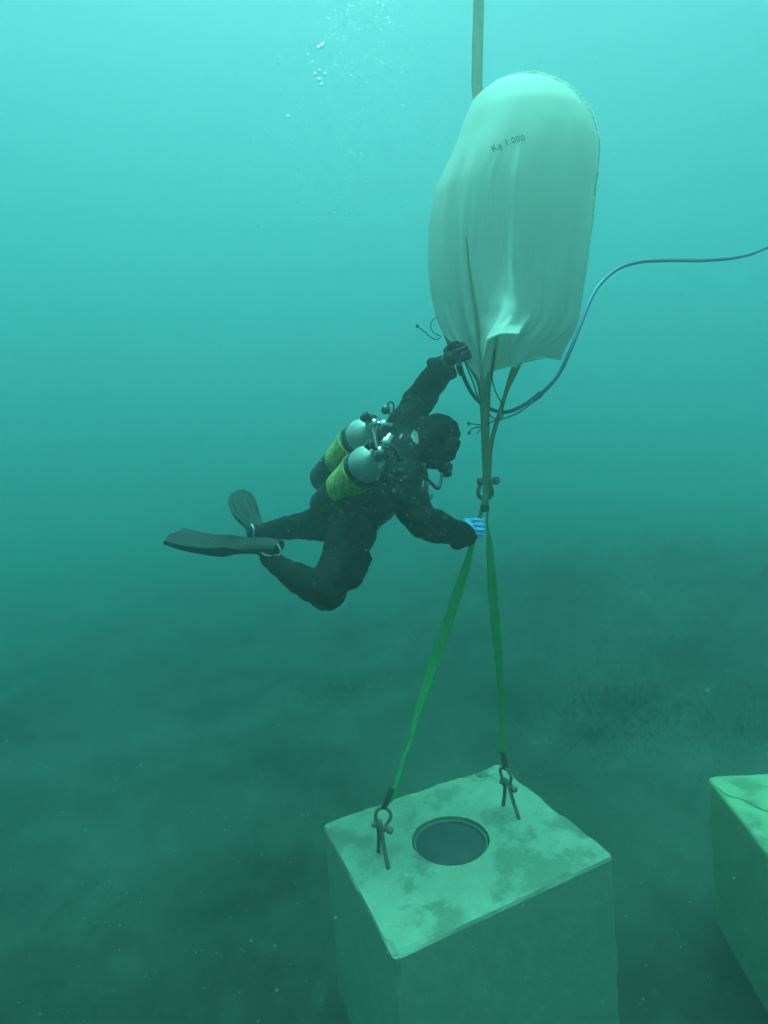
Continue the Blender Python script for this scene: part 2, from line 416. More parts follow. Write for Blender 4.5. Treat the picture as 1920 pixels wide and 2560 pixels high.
def block_mesh(name, corner, U, Vv, N, height, hole=None, chip=None, material=None):
    """corner + u*U + v*Vv is the top face; N unit up. Grid box with worn, chipped edges, optional bored hole."""
    G = 44; bm = bmesh.new()
    lu, lv = U.length, Vv.length
    grid = {}
    def vert(u, v, w):
        key = (round(u, 5), round(v, 5), round(w, 5))
        if key in grid: return grid[key]
        # local metric coordinates, distance to the three face pairs
        a = [u * lu, v * lv, w * height]; s = [lu, lv, height]
        q = list(a)
        dist = [min(a[i], s[i] - a[i]) for i in range(3)]
        for i in range(3):
            if dist[i] < 1e-6:
                for j in range(3):
                    if j != i:
                        rr = 0.009 + 0.024 * max(0, noise.noise(Vector((a[0] * 7 + 3, a[1] * 7, a[2] * 7))) + 0.25) + 0.05 * max(0, noise.noise(Vector((a[0] * 13 + 1, a[1] * 13, a[2] * 13))) - 0.25)
                        if dist[j] < rr:
                            pull = (rr - dist[j]) ** 2 / rr * 0.5
                            q[i] += pull if a[i] < s[i] / 2 else -pull
        p = corner + U * (q[0] / lu) + Vv * (q[1] / lv) - N * (height - q[2])
        if w > 0.999:
            p -= N * 0.006 * (0.5 + noise.noise(Vector((a[0] * 4, a[1] * 4, 1.7))))
            if chip:
                d = math.hypot(u - chip[0], (v - chip[1]) * 1.2)
                if d < chip[2]: p -= N * 0.075 * (1 - d / chip[2]) * (0.6 + noise.noise(Vector((a[0] * 22, a[1] * 22, 4)))) 
        grid[key] = bm.verts.new(p); return grid[key]
    for i in range(G):
        for j in range(G):
            a, b, c, d = i / G, (i + 1) / G, j / G, (j + 1) / G
            bm.faces.new((vert(a, c, 1), vert(b, c, 1), vert(b, d, 1), vert(a, d, 1)))
            bm.faces.new((vert(a, c, 0), vert(a, d, 0), vert(b, d, 0), vert(b, c, 0)))
            bm.faces.new((vert(a, 0, c), vert(b, 0, c), vert(b, 0, d), vert(a, 0, d)))
            bm.faces.new((vert(a, 1, c), vert(a, 1, d), vert(b, 1, d), vert(b, 1, c)))
            bm.faces.new((vert(0, a, c), vert(0, a, d), vert(0, b, d), vert(0, b, c)))
            bm.faces.new((vert(1, a, c), vert(1, b, c), vert(1, b, d), vert(1, a, d)))
    o = bm_obj(name, bm, material or M_CONC)
    if hole:
        c, r, depth = hole
        bc = bmesh.new(); lathe_bm(bc, c - N * depth, N, [(0, r), (depth + 0.1, r)], 64)
        cut = bm_obj('cut', bc, M_CONC)
        md = o.modifiers.new('b', 'BOOLEAN'); md.operation = 'DIFFERENCE'; md.object = cut; md.solver = 'EXACT'
        dg = bpy.context.evaluated_depsgraph_get(); me = bpy.data.meshes.new_from_object(o.evaluated_get(dg))
        o.modifiers.clear(); o.data = me; bpy.data.objects.remove(cut); me.name = name
        me.polygons.foreach_set('use_smooth', [False] * len(me.polygons))
    return o

BC = CAM + V(-0.33955, -1.70878, 3.30731)          # left corner of the lifted block's top
BU = V(0.37928, -0.05514, -0.92364)                # towards the front corner
BV = V(1.06025, 0.12830, 0.48583)                  # towards the back corner
BN = BU.cross(BV).normalized()
if BN.z < 0: BN = -BN
def on_block(px, py, h=0.0):
    r = ray(px, py); t = (BC + BN * h - CAM).dot(BN) / r.dot(BN); return CAM + r * t
hc = on_block(1126, 2097)
BH = 1.04
blk = empty('concrete_block', BC + BU * 0.5 + BV * 0.5 - BN * BH)
tag(blk, 'pale square concrete block with round hole, hung from two green slings', 'concrete block')
body = block_mesh('block_body', BC, BU, BV, BN, BH, hole=(hc, 0.199, 0.16), chip=(0.0, 0.86, 0.13))
body.parent = blk; body.matrix_parent_inverse = blk.matrix_world.inverted()
# pipe liner standing in the hole and the lid inside
bm = bmesh.new()
seg = 56; n0 = BN.orthogonal().normalized(); b0 = BN.cross(n0)
prof = [(-0.155, 0.190), (-0.020, 0.190), (-0.016, 0.187), (-0.016, 0.182), (-0.020, 0.179), (-0.155, 0.179)]
rings = [[bm.verts.new(hc + BN * h + (n0 * math.cos(2 * math.pi * k / seg) + b0 * math.sin(2 * math.pi * k / seg)) * r) for k in range(seg)] for h, r in prof]
for i in range(len(prof)):
    a, b = rings[i], rings[(i + 1) % len(prof)]
    for k in range(seg): bm.faces.new((a[k], a[(k + 1) % seg], b[(k + 1) % seg], b[k]))
bm_obj('pipe_liner', bm, M_LINER, blk)
lathe('inner_lid', hc - BN * 0.046, BN, [(0, 0.170), (0.012, 0.176), (0.016, 0.172), (0.018, 0.02), (0.018, 0.0)], M_LID, blk, 48)

def eye_rod(foot_a, foot_b, apex, rad=0.0105):
    a = on_block(*foot_a) - BN * 0.02; b = on_block(*foot_b) - BN * 0.02
    mid = apex; side = (b - a).normalized() * 0.022
    return tube('lifting_eye', [a, a.lerp(mid, 0.6) , mid - side - BN * 0.012, mid, mid + side - BN * 0.012, b.lerp(mid, 0.6), b], rad, M_RUST, blk, 10, 6)
apexL = on_block(956, 2150, 0.0) + BN * 0.20
apexR = on_block(1270, 2026, 0.0) + BN * 0.175
eye_rod((945, 2126), (972, 2172), apexL)
eye_rod((1257, 2010), (1300, 2046), apexR)

# second block at the right edge
c2 = PZ(1765, 1937, 1.02)
def on_plane2(px, py, n): r = ray(px, py); return CAM + r * ((c2 - CAM).dot(n) / r.dot(n))
best = None
for k in range(-40, 41):
    n_ = Vector((k * 0.01, 0, 1)).normalized()
    q1 = (on_plane2(1920, 1930, n_) - c2).normalized(); q2 = (on_plane2(1920, 2130, n_) - c2).normalized()
    if best is None or abs(q1.dot(q2)) < best[0]: best = (abs(q1.dot(q2)), n_, q1, q2)
N2, e1, e2 = best[1:]
e2 = (e2 - e1 * e2.dot(e1)).normalized()
b2 = block_mesh('concrete_block', c2, e2 * 1.17, e1 * 1.2, N2, 1.10, material=concrete_mat((0.185, 0.195, 0.112), (0.235, 0.248, 0.143)))
tag(b2, 'bare concrete block on the sea bed, crossed by a thin dark line', 'concrete block')
def on_top2(px, py): return on_plane2(px, py, N2) + N2 * 0.002
ln = tube('fishing_line', [on_top2(1795, 1970), on_top2(1822, 1990), on_top2(1860, 2000), on_top2(1900, 2022), on_top2(1960, 2040), on_top2(2060, 2050), on_top2(2160, 2075)], 0.0020, M_CORD)
tag(ln, 'thin dark line lying across the top of the bare block', 'line')
ln2p = [(1712, 1542), (1760, 1555), (1800, 1562), (1850, 1572), (1925, 1588)]
ln2 = tube('rope', [bedpt(x, y) for x, y in ln2p], 0.009, M_CORD)
tag(ln2, 'faint thin rope lying on the open sea bed beyond the blocks', 'rope')

# ================================================================== LIFT BAG
BAGY = 2.95
OUT = [(203, 1300, 1308), (206, 1279, 1330), (213, 1250, 1352), (230, 1214, 1386), (262, 1178, 1434), (316, 1156, 1473), (374, 1138, 1489),
       (430, 1112, 1487), (490, 1087, 1476), (566, 1076, 1469), (656, 1075, 1459), (729, 1084, 1446), (790, 1100, 1436)]
HEM = [(-170, 1212, 930, 3.06), (-140, 1175, 905, 3.10), (-112, 1138, 870, 3.02), (-84, 1152, 888, 2.82), (-56, 1204, 948, 2.84), (-32, 1206, 902, 2.80),
       (-15, 1217, 847, 2.60), (-4, 1252, 832, 2.55), (8, 1298, 834, 2.58), (18, 1272, 868, 2.80), (38, 1284, 922, 2.84), (56, 1322, 886, 2.86),
       (88, 1402, 898, 2.93), (120, 1385, 888, 3.12), (150, 1310, 905, 3.16), (190, 1212, 930, 3.06)]
def lerp_table(tab, x, k):
    for a, b in zip(tab, tab[1:]):
        if a[0] <= x <= b[0]:
            t = (x - a[0]) / (b[0] - a[0]); return a[k] + (b[k] - a[k]) * t
    return tab[0][k] if x < tab[0][0] else tab[-1][k]
RIDGE = [(360, 1289, 1295), (463, 1276, 1294), (579, 1267, 1284), (694, 1254, 1279), (752, 1242, 1284), (810, 1222, 1292), (840, 1216, 1297)]
def bump1(x, c, s): return math.exp(-((x - c) / s) ** 2)
BAGFLIP = 1
def bag_surface():
    NA, NU, NL = 320, 60, 34
    verts = []; faces = []
    rows_out = []
    for i in range(NU + 1):
        t = i / NU
        py = 203 + (790 - 203) * (t ** 1.7 if t < 1 else 1)
        rows_out.append(py)
    def ring(py, th):
        l = PY(lerp_table(OUT, py, 1), py, BAGY); r = PY(lerp_table(OUT, py, 2), py, BAGY)
        c = (l + r) / 2; a = (r.x - l.x) / 2
        t = (py - 203) / (790 - 203)
        deg = math.degrees(th)
        if deg > 180: deg -= 360
        # soft folds, growing downwards
        g = max(0.0, (t - 0.18) / 0.82)
        f = 0.0
        f -= 0.09 * g * bump1(deg, -52, 6) - 0.03 * g * bump1(deg, -38, 6)
        f += 0.05 * g ** 2 * bump1(deg, -84, 17) - 0.05 * g * bump1(deg, -118, 9)
        f += 0.04 * g ** 2 * bump1(deg, 78, 16) - 0.05 * g * bump1(deg, 54, 9)
        f += g * 0.018 * math.sin(th * 13 + 1.3 * math.sin(t * 3)) * (0.4 + abs(noise.noise(Vector((math.cos(th) * 2, math.sin(th) * 2, t * 1.5)))))
        f += 0.010 * noise.noise(Vector((math.cos(th) * 3, math.sin(th) * 3, t * 3.0))) * min(1, t * 4)
        f += g * 0.007 * math.sin(th * 41 + 3 * noise.noise(Vector((math.cos(th) * 2, math.sin(th) * 2, t * 1.2)))) * (0.3 + max(0, noise.noise(Vector((math.cos(th) * 4 + 3, math.sin(th) * 4, t * 2)))) * 2)
        k = 1.0 + f / max(a, 0.08)
        sx, sy = math.sin(th), -math.cos(th)
        # keep the outer silhouette, let folds work mostly front and back
        kx = 1.0 + (k - 1.0) * 0.5
        sm = max(0.0, min(1.0, (t - 0.12) / 0.75)); sm = sm * sm * (3 - 2 * sm)
        front = 1.0 - 0.40 * sm * (0.5 - 0.5 * sy) ** 2 if sy < 0 else 1.0        # front panels slope inwards to the mouth
        v = Vector((c.x + a * sx * kx, BAGY + a * 0.86 * sy * k * front, c.z))
        if sy < -0.5:                                                            # raised centre fold that flares out below
            x_, y_ = proj(v)
            lo_ = lerp_table(RIDGE, y_, 1); hi_ = lerp_table(RIDGE, y_, 2); e = 3.5 + 3 * t
            m_ = 1 / (1 + math.exp(-(x_ - lo_) / e)) * 1 / (1 + math.exp((x_ - hi_) / e))
            v.y -= (0.010 + 0.045 * g + 0.075 * g ** 2.2) * m_ * min(1, max(0, (y_ - 350) / 60))
        return v
    for py in rows_out:
        for j in range(NA): verts.append(ring(py, 2 * math.pi * j / NA))
    hem = []
    for j in range(NA):
        th = 2 * math.pi * j / NA; deg = math.degrees(th)
        if deg > 190: deg -= 360
        # smooth interpolation of hem control points
        idx = 0
        while idx < len(HEM) - 2 and HEM[idx + 1][0] < deg: idx += 1
        p0, p1, p2, p3 = HEM[max(idx - 1, 0)], HEM[idx], HEM[idx + 1], HEM[min(idx + 2, len(HEM) - 1)]
        t = (deg - p1[0]) / (p2[0] - p1[0]); t = max(0, min(1, t))
        tt = t * t * (3 - 2 * t)
        hem.append(PY(p1[1] + (p2[1] - p1[1]) * (0.5 * t + 0.5 * tt), p1[2] + (p2[2] - p1[2]) * (0.35 * t + 0.65 * tt), p1[3] + (p2[3] - p1[3]) * t))
    last = [verts[NU * NA + j] for j in range(NA)]; prev = [verts[(NU - 2) * NA + j] for j in range(NA)]
    for i in range(1, NL + 1):
        t = i / NL
        for j in range(NA):
            p = last[j]; d = (p - prev[j]).normalized(); L = (hem[j] - p).length
            c1 = p + d * L * 0.40; q = hem[j]; c2 = q.lerp(p, 0.33) + Vector((0, 0, 0.0))
            s = 1 - t
            v = p * s ** 3 + c1 * 3 * s * s * t + c2 * 3 * s * t * t + q * t ** 3
            nn = noise.noise(Vector((j * 0.11, i * 0.11, 5)))
            v = v + Vector((0, -1, 0)) * 0.007 * nn
            verts.append(v)
    rows = NU + NL
    for i in range(rows):
        for j in range(NA):
            a = i * NA + j; b = i * NA + (j + 1) % NA
            faces.append((a, a + NA, b + NA, b)[::BAGFLIP])
    top = len(verts); verts.append(PY(1304, 202.5, BAGY))
    for j in range(NA): faces.append((top, j, (j + 1) % NA)[::BAGFLIP])
    return verts, faces, NA, rows, hem
def inner_face_color(m, inner):  # faces turned inwards take a separate, darker olive colour
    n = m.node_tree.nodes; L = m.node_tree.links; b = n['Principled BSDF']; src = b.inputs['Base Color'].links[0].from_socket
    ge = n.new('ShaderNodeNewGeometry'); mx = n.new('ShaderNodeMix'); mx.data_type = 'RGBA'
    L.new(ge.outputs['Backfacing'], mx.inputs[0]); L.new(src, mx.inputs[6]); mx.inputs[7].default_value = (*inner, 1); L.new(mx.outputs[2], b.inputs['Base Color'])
inner_face_color(M_BAG, (0.48, 0.44, 0.27))
bag = empty('lift_bag', PY(1214, 1195, 2.93))
tag(bag, 'big white inflated lift bag marked Kg 1.000 with gathered open bottom', 'lift bag')
bv, bf, NA, rows, hem = bag_surface()
env = mesh_obj('envelope', bv, bf, M_BAG, bag)
_p = env.data.polygons[30 * NA + 5]; assert _p.normal.y < 0, 'bag normals point inwards'
smo = env.modifiers.new('smooth', 'SMOOTH'); smo.iterations = 2; smo.factor = 0.35
# hem roll
tube('hem', [hem[j] for j in range(0, NA, 2)] + [hem[0]], 0.0045, M_SEAM, bag, 6, 1)
# crimped welded seam standing proud over the shoulder
sv = []; sf = []
pxs = [(proj(v), v) for v in bv[:50 * NA:2]]
path = []
for q in range(70):
    a = R(-14 + 2.0 * q); best = max(pxs, key=lambda z: (z[0][0] - 1310) * math.cos(a) - (z[0][1] - 400) * math.sin(a))[1]
    if not path or (best - path[-1]).length > 0.012: path.append(best)
path = catmull(path, 4); _n = max(2, int(sum((b - a).length for a, b in zip(path, path[1:])) / 0.0042))
_q = []; _acc = 0.0
for a, b in zip(path, path[1:]):
    L_ = (b - a).length
    while _acc < L_: _q.append(a.lerp(b, _acc / L_)); _acc += 0.0042
    _acc -= L_
path = _q
cen = PY(1310, 420, BAGY)
for i, p in enumerate(path):
    o = (p - cen); o.normalize()
    wv = math.sin(i * 1.15) * 0.8 + noise.noise(Vector((i * 0.21, 0.3, 0.1))) * 0.9
    fade = min(1, i / 25, (len(path) - 1 - i) / 40)
    h = (0.006 + 0.004 * math.sin(i * 1.15 + 0.6) + 0.003 * noise.noise(Vector((i * 0.4, 1.3, 2)))) * (0.3 + 0.7 * fade)
    for k, (hh, ww) in enumerate(((-0.012, 0), (h * 0.5, wv * 0.004 * fade), (h, wv * 0.010 * fade))):
        sv.append(p + o * hh + Vector((0, ww, 0)))
for i in range(len(path) - 1):
    for k in range(2):
        a = i * 3 + k; sf.append((a, a + 1, a + 4, a + 3))
seam = mesh_obj('welded_seam', sv, sf, M_SEAM, bag)
s2 = seam.modifiers.new('cloth', 'SOLIDIFY'); s2.thickness = 0.004; s2.offset = 0
# printed capacity
def text_px(txt, size, x0, y0, arc):
    cu = bpy.data.curves.new('t', 'FONT'); cu.body = txt; cu.size = size; cu.space_character = 1.12; cu.resolution_u = 3
    o = bpy.data.objects.new('t', cu); COL.objects.link(o); bpy.context.view_layer.update()
    dg = bpy.context.evaluated_depsgraph_get(); me = bpy.data.meshes.new_from_object(o.evaluated_get(dg)); bpy.data.objects.remove(o)
    bm = bmesh.new(); bm.from_mesh(me); bmesh.ops.triangulate(bm, faces=bm.faces); bmesh.ops.subdivide_edges(bm, edges=bm.edges, cuts=1, use_grid_fill=True); bm.to_mesh(me); bm.free()
    vs_ = []
    for v in me.vertices:
        x, y = v.co.x, v.co.y
        ang = arc(x); px, py, a = ang
        vs_.append((px - math.sin(a) * y * -1 * -1, py - math.cos(a) * y))
    return vs_, [tuple(p.vertices) for p in me.polygons]
def arc_text(x):
    t = x / 92.0
    px = 1233 + 80 * t; py = 380 - 45 * t + 17 * t * t
    a = math.atan2(45 - 34 * t, 80)
    return px, py, a
bpy.context.view_layer.update()
project_on('lettering', text_px('Kg 1.000', 23, 0, 0, arc_text), env, M_INK, bag, 0.004)

# load straps of the bag: sewn to it, meeting in the shackle
SH = (1214, 1200)
def strap(name, pts, width, m, wdir=Vector((1, 0.25, 0))):
    q = [PY(x, y, yy) for x, y, yy in pts]
    return ribbon(name, q, [wdir] * len(q), [width] * len(q), 0.004, m, bag, 6, 0.0015)
dgx = bpy.context.evaluated_depsgraph_get(); bvh_bag = BVHTree.FromObject(env, dgx)
def on_bag(px, py, off=0.004):
    r = ray(px, py).normalized(); h = bvh_bag.ray_cast(CAM, r)
    return h[0] - r * off if h[0] else PY(px, py, 2.75)
fs = [on_bag(1166, 590), on_bag(1171, 650), on_bag(1180, 715), on_bag(1189, 770), on_bag(1196, 830), on_bag(1202, 890)] + [PY(1206, 950, 2.80), PY(1208, 1010, 2.84), PY(1210, 1100, 2.88), PY(1211, 1180, 2.91), PY(1212, 1238, 2.925)]
ribbon('load_strap', fs, [Vector((1, 0.3, 0))] * len(fs), [0.003, 0.007, 0.012, 0.016, 0.02, 0.022, 0.022, 0.022, 0.02, 0.018, 0.016], 0.005, M_WEB, bag, 6, 0.001)
strap('load_strap', [(1246, 800, 3.0), (1240, 862, 2.88), (1229, 930, 2.84), (1222, 980, 2.87), (1219, 1080, 2.90), (1218, 1180, 2.92), (1217, 1238, 2.93)], 0.018, M_WEB)
strap('load_strap', [(1284, 918, 2.82), (1272, 955, 2.85), (1258, 1005, 2.88), (1240, 1060, 2.90), (1227, 1115, 2.92), (1222, 1180, 2.935), (1220, 1238, 2.94)], 0.020, M_WEB2)
strap('load_strap', [(1326, 850, 3.02), (1292, 926, 3.0), (1268, 975, 2.98), (1246, 1045, 2.97), (1229, 1110, 2.96), (1224, 1180, 2.95), (1221, 1238, 2.95)], 0.018, M_WEB2)
strap('load_strap', [(1157, 890, 2.90), (1180, 925, 2.92), (1198, 965, 2.93), (1206, 1040, 2.94), (1208, 1120, 2.95), (1211, 1180, 2.95), (1214, 1238, 2.95)], 0.018, M_WEB)
strap('load_strap', [(1222, 925, 3.08), (1216, 965, 3.04), (1214, 1040, 3.0), (1214, 1120, 2.98), (1215, 1180, 2.96), (1216, 1238, 2.96)], 0.018, M_WEB)
# thin dump cords
def cord(pts, y, r=0.0028, bead=False):
    q = [PY(a, b, y + 0.01 * i) for i, (a, b) in enumerate(pts)]
    o = tube('dump_cord', q, r, M_CORD, bag, 6, 5)
    if bead:
        bm = bmesh.new(); ellipsoid(bm, q[0], Vector((0.008, 0, 0)), Vector((0, 0.008, 0)), Vector((0, 0, 0.009)), 10, 8); bm_obj('bead', bm, M_CORD, o)
cord([(1043, 815), (1062, 830), (1080, 845), (1093, 849), (1101, 840), (1086, 833), (1077, 818), (1080, 803), (1092, 794), (1112, 800)], 2.9, bead=True)
cord([(1172, 1059), (1184, 1060), (1197, 1062), (1212, 1066)], 2.85, bead=True)
cord([(1173, 1082), (1181, 1072), (1190, 1069), (1207, 1068)], 2.85, bead=True)
cord([(1192, 1084), (1199, 1076), (1209, 1070)], 2.85)
cord([(1237, 873), (1234, 905), (1230, 935), (1234, 965), (1244, 990), (1255, 1010), (1257, 1035), (1252, 1046), (1235, 1052), (1220, 1060)], 2.80, 0.0032)
cord([(1157, 892), (1172, 930), (1186, 965), (1197, 1000), (1208, 1020)], 2.83, 0.0035)
cord([(1222, 1036), (1234, 1045), (1244, 1047), (1256, 1044)], 2.83, 0.003)

# ================================================================== SHACKLES
def bow_shackle(name, top, axis_down, side, size, rod, label, m=M_STEEL):
    """bow (omega) with a pin across its open end; top: pin centre, axis_down towards the bow's crown"""
    root = empty(name, top); tag(root, label, 'shackle')
    d = axis_down.normalized(); s = (side - d * side.dot(d)).normalized(); pts = []
    pts.append(top - s * size * 0.62); pts.append(top - s * size * 0.66 + d * size * 0.5)
    for k in range(9):
        a = math.pi * (1.12 - 1.24 * k / 8)
        pts.append(top + d * size * (1.35 + 0.86 * math.sin(a)) + s * size * 0.9 * math.cos(a))
    pts.append(top + s * size * 0.66 + d * size * 0.5); pts.append(top + s * size * 0.62)
    tube('bow', pts, rod, m, root, 10, 4)
    bm = bmesh.new(); lathe_bm(bm, top - s * size * 1.0, s, [(0, rod * 1.1), (size * 1.95, rod * 1.1)], 12)
    pin = bm_obj('pin', bm, m, root)
    for e in (-1, 1): lathe('lug', top + s * size * 0.64 * e - s * rod * 1.2, s, [(0, rod * 1.9), (rod * 2.4, rod * 1.9)], m, root, 12)
    lathe('pin_head', top + s * size * 0.95, s, [(0, rod * 1.2), (rod * 0.5, rod * 2.1), (rod * 2.8, rod * 2.1), (rod * 3.4, rod * 1.3)], m, root, 6)
    return root
pinc = PY(1213, 1203, 2.935)
main_sh = bow_shackle('bow_shackle', pinc, PY(1213, 1250, 2.945) - pinc, Vector((1, 0.1, 0.0)), 0.040, 0.0095, 'large rusty bow shackle joining lift bag straps to the green slings')
# joining link under the shackle
hook_low = PY(1212, 1272, 2.94)
lk = empty('sling_joiner', hook_low); tag(lk, 'short dark webbing joiner with a sleeve hanging in the large shackle', 'joiner')
ribbon('webbing_loop', [PY(1213, 1236, 2.925), PY(1213, 1250, 2.925), PY(1212, 1262, 2.93), PY(1212, 1280, 2.93)], [Vector((1, 0, 0))] * 4, [0.026, 0.034, 0.030, 0.030], 0.016, M_WEB, lk)
ribbon('sleeve', [PY(1212, 1262, 2.92), PY(1212, 1270, 2.92), PY(1212, 1279, 2.92)], [Vector((1, 0, 0))] * 3, [0.034, 0.040, 0.034], 0.03, M_SLEEVE, lk)

# ================================================================== GREEN SLINGS
shL_top = PY(964, 2030, 2.90)
def depth_lerp(p0, p1, pts):
    """points given as pixels, placed on the straight 3-D run p0..p1"""
    (x0, y0), (x1, y1) = proj(p0), proj(p1); out = []
    d0 = (p0 - CAM).dot(FWD); d1 = (p1 - CAM).dot(FWD)
    for x, y in pts:
        t = (y - y0) / (y1 - y0); out.append(P(x, y, 1.0 / ((1 - t) / d0 + t / d1)))
    return out
sl_top_l = PY(1204, 1272, 2.925)
crownL = apexL + (sl_top_l - apexL).normalized() * 0.080
crownR_top = PY(1219, 1274, 2.935)
crownR = apexR + (crownR_top - apexR).normalized() * 0.080
end_l = crownL + (sl_top_l - crownL).normalized() * 0.02
sp = [(1205, 1274), (1196, 1310), (1186, 1340), (1167, 1412), (1150, 1462), (1133, 1515), (1098, 1618), (1076, 1686), (1042, 1789), (1026, 1858), (1008, 1900), (984, 1985)]
lxy = proj(crownL)
sp.append((lxy[0] + 4, lxy[1] - 6))
pl = depth_lerp(sl_top_l, crownL, sp)
wl = [0.028, 0.024, 0.030, 0.046, 0.054, 0.06, 0.06, 0.056, 0.045, 0.03, 0.026, 0.030, 0.024]
dl = [V(1, 0.25, 0), V(1, 0.25, 0.6), V(1, 0.25, 0.7), V(1, 0.3, 0.3), V(1, 0.3, 0.0), V(1, 0.3, -0.1), V(1, 0.3, -0.2), V(1, 0.3, -0.4), V(0.8, 0.2, -0.9), V(0.55, 0.1, -1), V(0.5, 0.1, -1), V(1, 0.2, -0.5), V(1, 0.2, 0)]
slL = empty('lifting_sling', crownL); tag(slL, 'bright green webbing sling gripped by the blue gloved hand', 'sling', 'green slings')
ribbon('webbing', pl, dl, [q * 0.84 for q in wl], 0.005, M_GREEN, slL, 6, 0.003)
sr = [(1219, 1276), (1218, 1309), (1224, 1360), (1228, 1412), (1232, 1480), (1238, 1549), (1244, 1618), (1249, 1686), (1253, 1755), (1255, 1858), (1257, 1884)]
rxy = proj(crownR); sr.append((rxy[0], rxy[1] - 4))
pr = depth_lerp(crownR_top, crownR, sr)
wr = [0.028, 0.02, 0.038, 0.05, 0.056, 0.058, 0.055, 0.05, 0.045, 0.04, 0.032, 0.026]
dr = [V(0.5, 0, 1), V(0.4, 0, 1), V(1, 0, 0.5), V(1, 0, 0.2), V(1, 0, 0), V(1, 0, -0.1), V(1, 0, -0.6), V(0.8, 0, -1), V(0.5, 0, -1), V(0.5, 0, -1), V(0.8, 0, -0.6), V(1, 0, 0)]
slR = empty('lifting_sling', crownR); tag(slR, 'bright green webbing sling hanging free beside the gloved hand', 'sling', 'green slings')
ribbon('webbing', pr, dr, [q * 0.84 for q in wr], 0.005, M_GREEN, slR, 6, 0.003)
def wear_sleeve(parent, crown, toward):
    d = (toward - crown).normalized()
    q = [crown - d * 0.012, crown + d * 0.025, crown + d * 0.06, crown + d * 0.095]
    ribbon('wear_sleeve', q, [V(1, 0, 0)] * 4, [0.026, 0.030, 0.028, 0.030], 0.016, M_SLEEVE, parent, 5, 0.002)
wear_sleeve(slL, crownL, pl[-3]); wear_sleeve(slR, crownR, pr[-3])
bow_shackle('bow_shackle', apexL - BN * 0.024, (crownL - apexL), V(1, 0.0, -0.1), 0.042, 0.0085, 'rusty shackle under the sling that the diver grips')
bow_shackle('bow_shackle', apexR - BN * 0.024, (crownR - apexR), V(0.55, 0.0, -0.8), 0.044, 0.0085, 'rusty shackle at the back corner of the holed block')

# ================================================================== HOISTING STRAP rising behind the bag
hs = ribbon('hoisting_strap', [PY(1285, 470, 3.265), PY(1255, 400, 3.275), PY(1215, 320, 3.30), PY(1194, 235, 3.34), PY(1194, 120, 3.37), PY(1197, 0, 3.39), PY(1206, -400, 3.40), PY(1240, -1200, 3.45)], [Vector((1, 0.1, 0))] * 8, [0.058] * 8, 0.006, M_WEB, None, 8, 0.002)
tag(hs, 'flat grey olive strap running straight up from behind the lift bag', 'strap')

# ================================================================== AIR HOSE
hp = [(3300, 420, 7.0), (2600, 430, 5.2), (2200, 500, 4.1), (2050, 560, 3.75), (1920, 618, 3.6), (1850, 642, 3.5), (1760, 651, 3.45), (1670, 651, 3.4), (1600, 655, 3.35), (1545, 672, 3.3), (1505, 705, 3.25), (1478, 745, 3.2), (1456, 800, 3.15), (1428, 870, 3.1), (1400, 930, 3.08), (1372, 966, 3.06),
      (1345, 990, 3.05), (1305, 1015, 3.05), (1265, 1030, 3.05), (1225, 1022, 3.05), (1192, 998, 2.98), (1170, 965, 2.91), (1157, 935, 2.85), (1150, 910, 2.80), (1145, 888, 2.77)]
ah = empty('air_hose', P(*hp[-1])); tag(ah, 'long blue air hose looping under the bag to the raised hand', 'hose')
tube('hose', [P(*p) for p in hp], 0.0098, M_BLUEHOSE, ah, 10, 6)
tube('coupling', [P(1352, 984, 3.05), P(1340, 994, 3.05), P(1322, 1006, 3.05)], [0.017, 0.015, 0.0125], M_BLUEHOSE, ah, 12, 4)
tube('twin_lead', [P(1335, 1003, 3.04), P(1305, 1026, 3.03), P(1270, 1043, 3.0), P(1245, 1050, 2.98)], 0.005, M_WEB, ah, 8, 5)
tube('inflator_nozzle', [P(1147, 910, 2.79), P(1150, 924, 2.81), P(1154, 936, 2.84)], [0.013, 0.017, 0.012], M_HOSE, ah, 10, 4)
tube('inflator_tube', [P(1142, 888, 2.78), P(1128, 855, 2.84), P(1118, 828, 2.92), P(1113, 812, 2.98)], [0.017, 0.022, 0.022, 0.018], M_HOSE, ah, 12, 4)

# ================================================================== DIVER
diver = empty('person', P(868, 1298, 3.15))
tag(diver, 'diver in black suit and hood, one arm raised to the bag, knee bent', 'person')
Rsh, Rel, Rwr = P(1002, 1195, 2.82), P(1056, 1305, 2.72), P(1158, 1338, 2.86)
Lsh, Lel, Lwr = P(1003, 1090, 3.08), P(1060, 985, 3.10), P(1110, 914, 2.86)
Hip, Belly, Chest = P(872, 1296, 3.12), P(925, 1240, 3.05), P(985, 1168, 2.98)
Neck, Head, Jaw = P(1050, 1118, 2.98), P(1098, 1094, 2.97), P(1092, 1140, 2.96)
Rhip, Rkn, Ran = P(880, 1335, 3.02), P(817, 1482, 2.80), P(672, 1396, 3.04)
Lhip, Lkn, Lan = P(835, 1305, 3.24), P(750, 1314, 3.52), P(636, 1332, 3.80)
bm = bmesh.new()
capsule(bm, Hip, Belly, 0.150, 0.158); capsule(bm, Belly, Chest, 0.158, 0.158)
capsule(bm, Chest, P(1030, 1130, 2.98), 0.150, 0.10); capsule(bm, P(1030, 1130, 2.98), Neck, 0.10, 0.085)
capsule(bm, Chest, Rsh, 0.13, 0.105); capsule(bm, Chest, Lsh, 0.13, 0.10)
capsule(bm, Neck, Head, 0.085, 0.095)
capsule(bm, Head, Jaw, 0.103, 0.075); capsule(bm, P(1085, 1080, 2.99), P(1105, 1085, 2.97), 0.095, 0.095)
capsule(bm, Jaw, P(1112, 1130, 2.96), 0.06, 0.055)
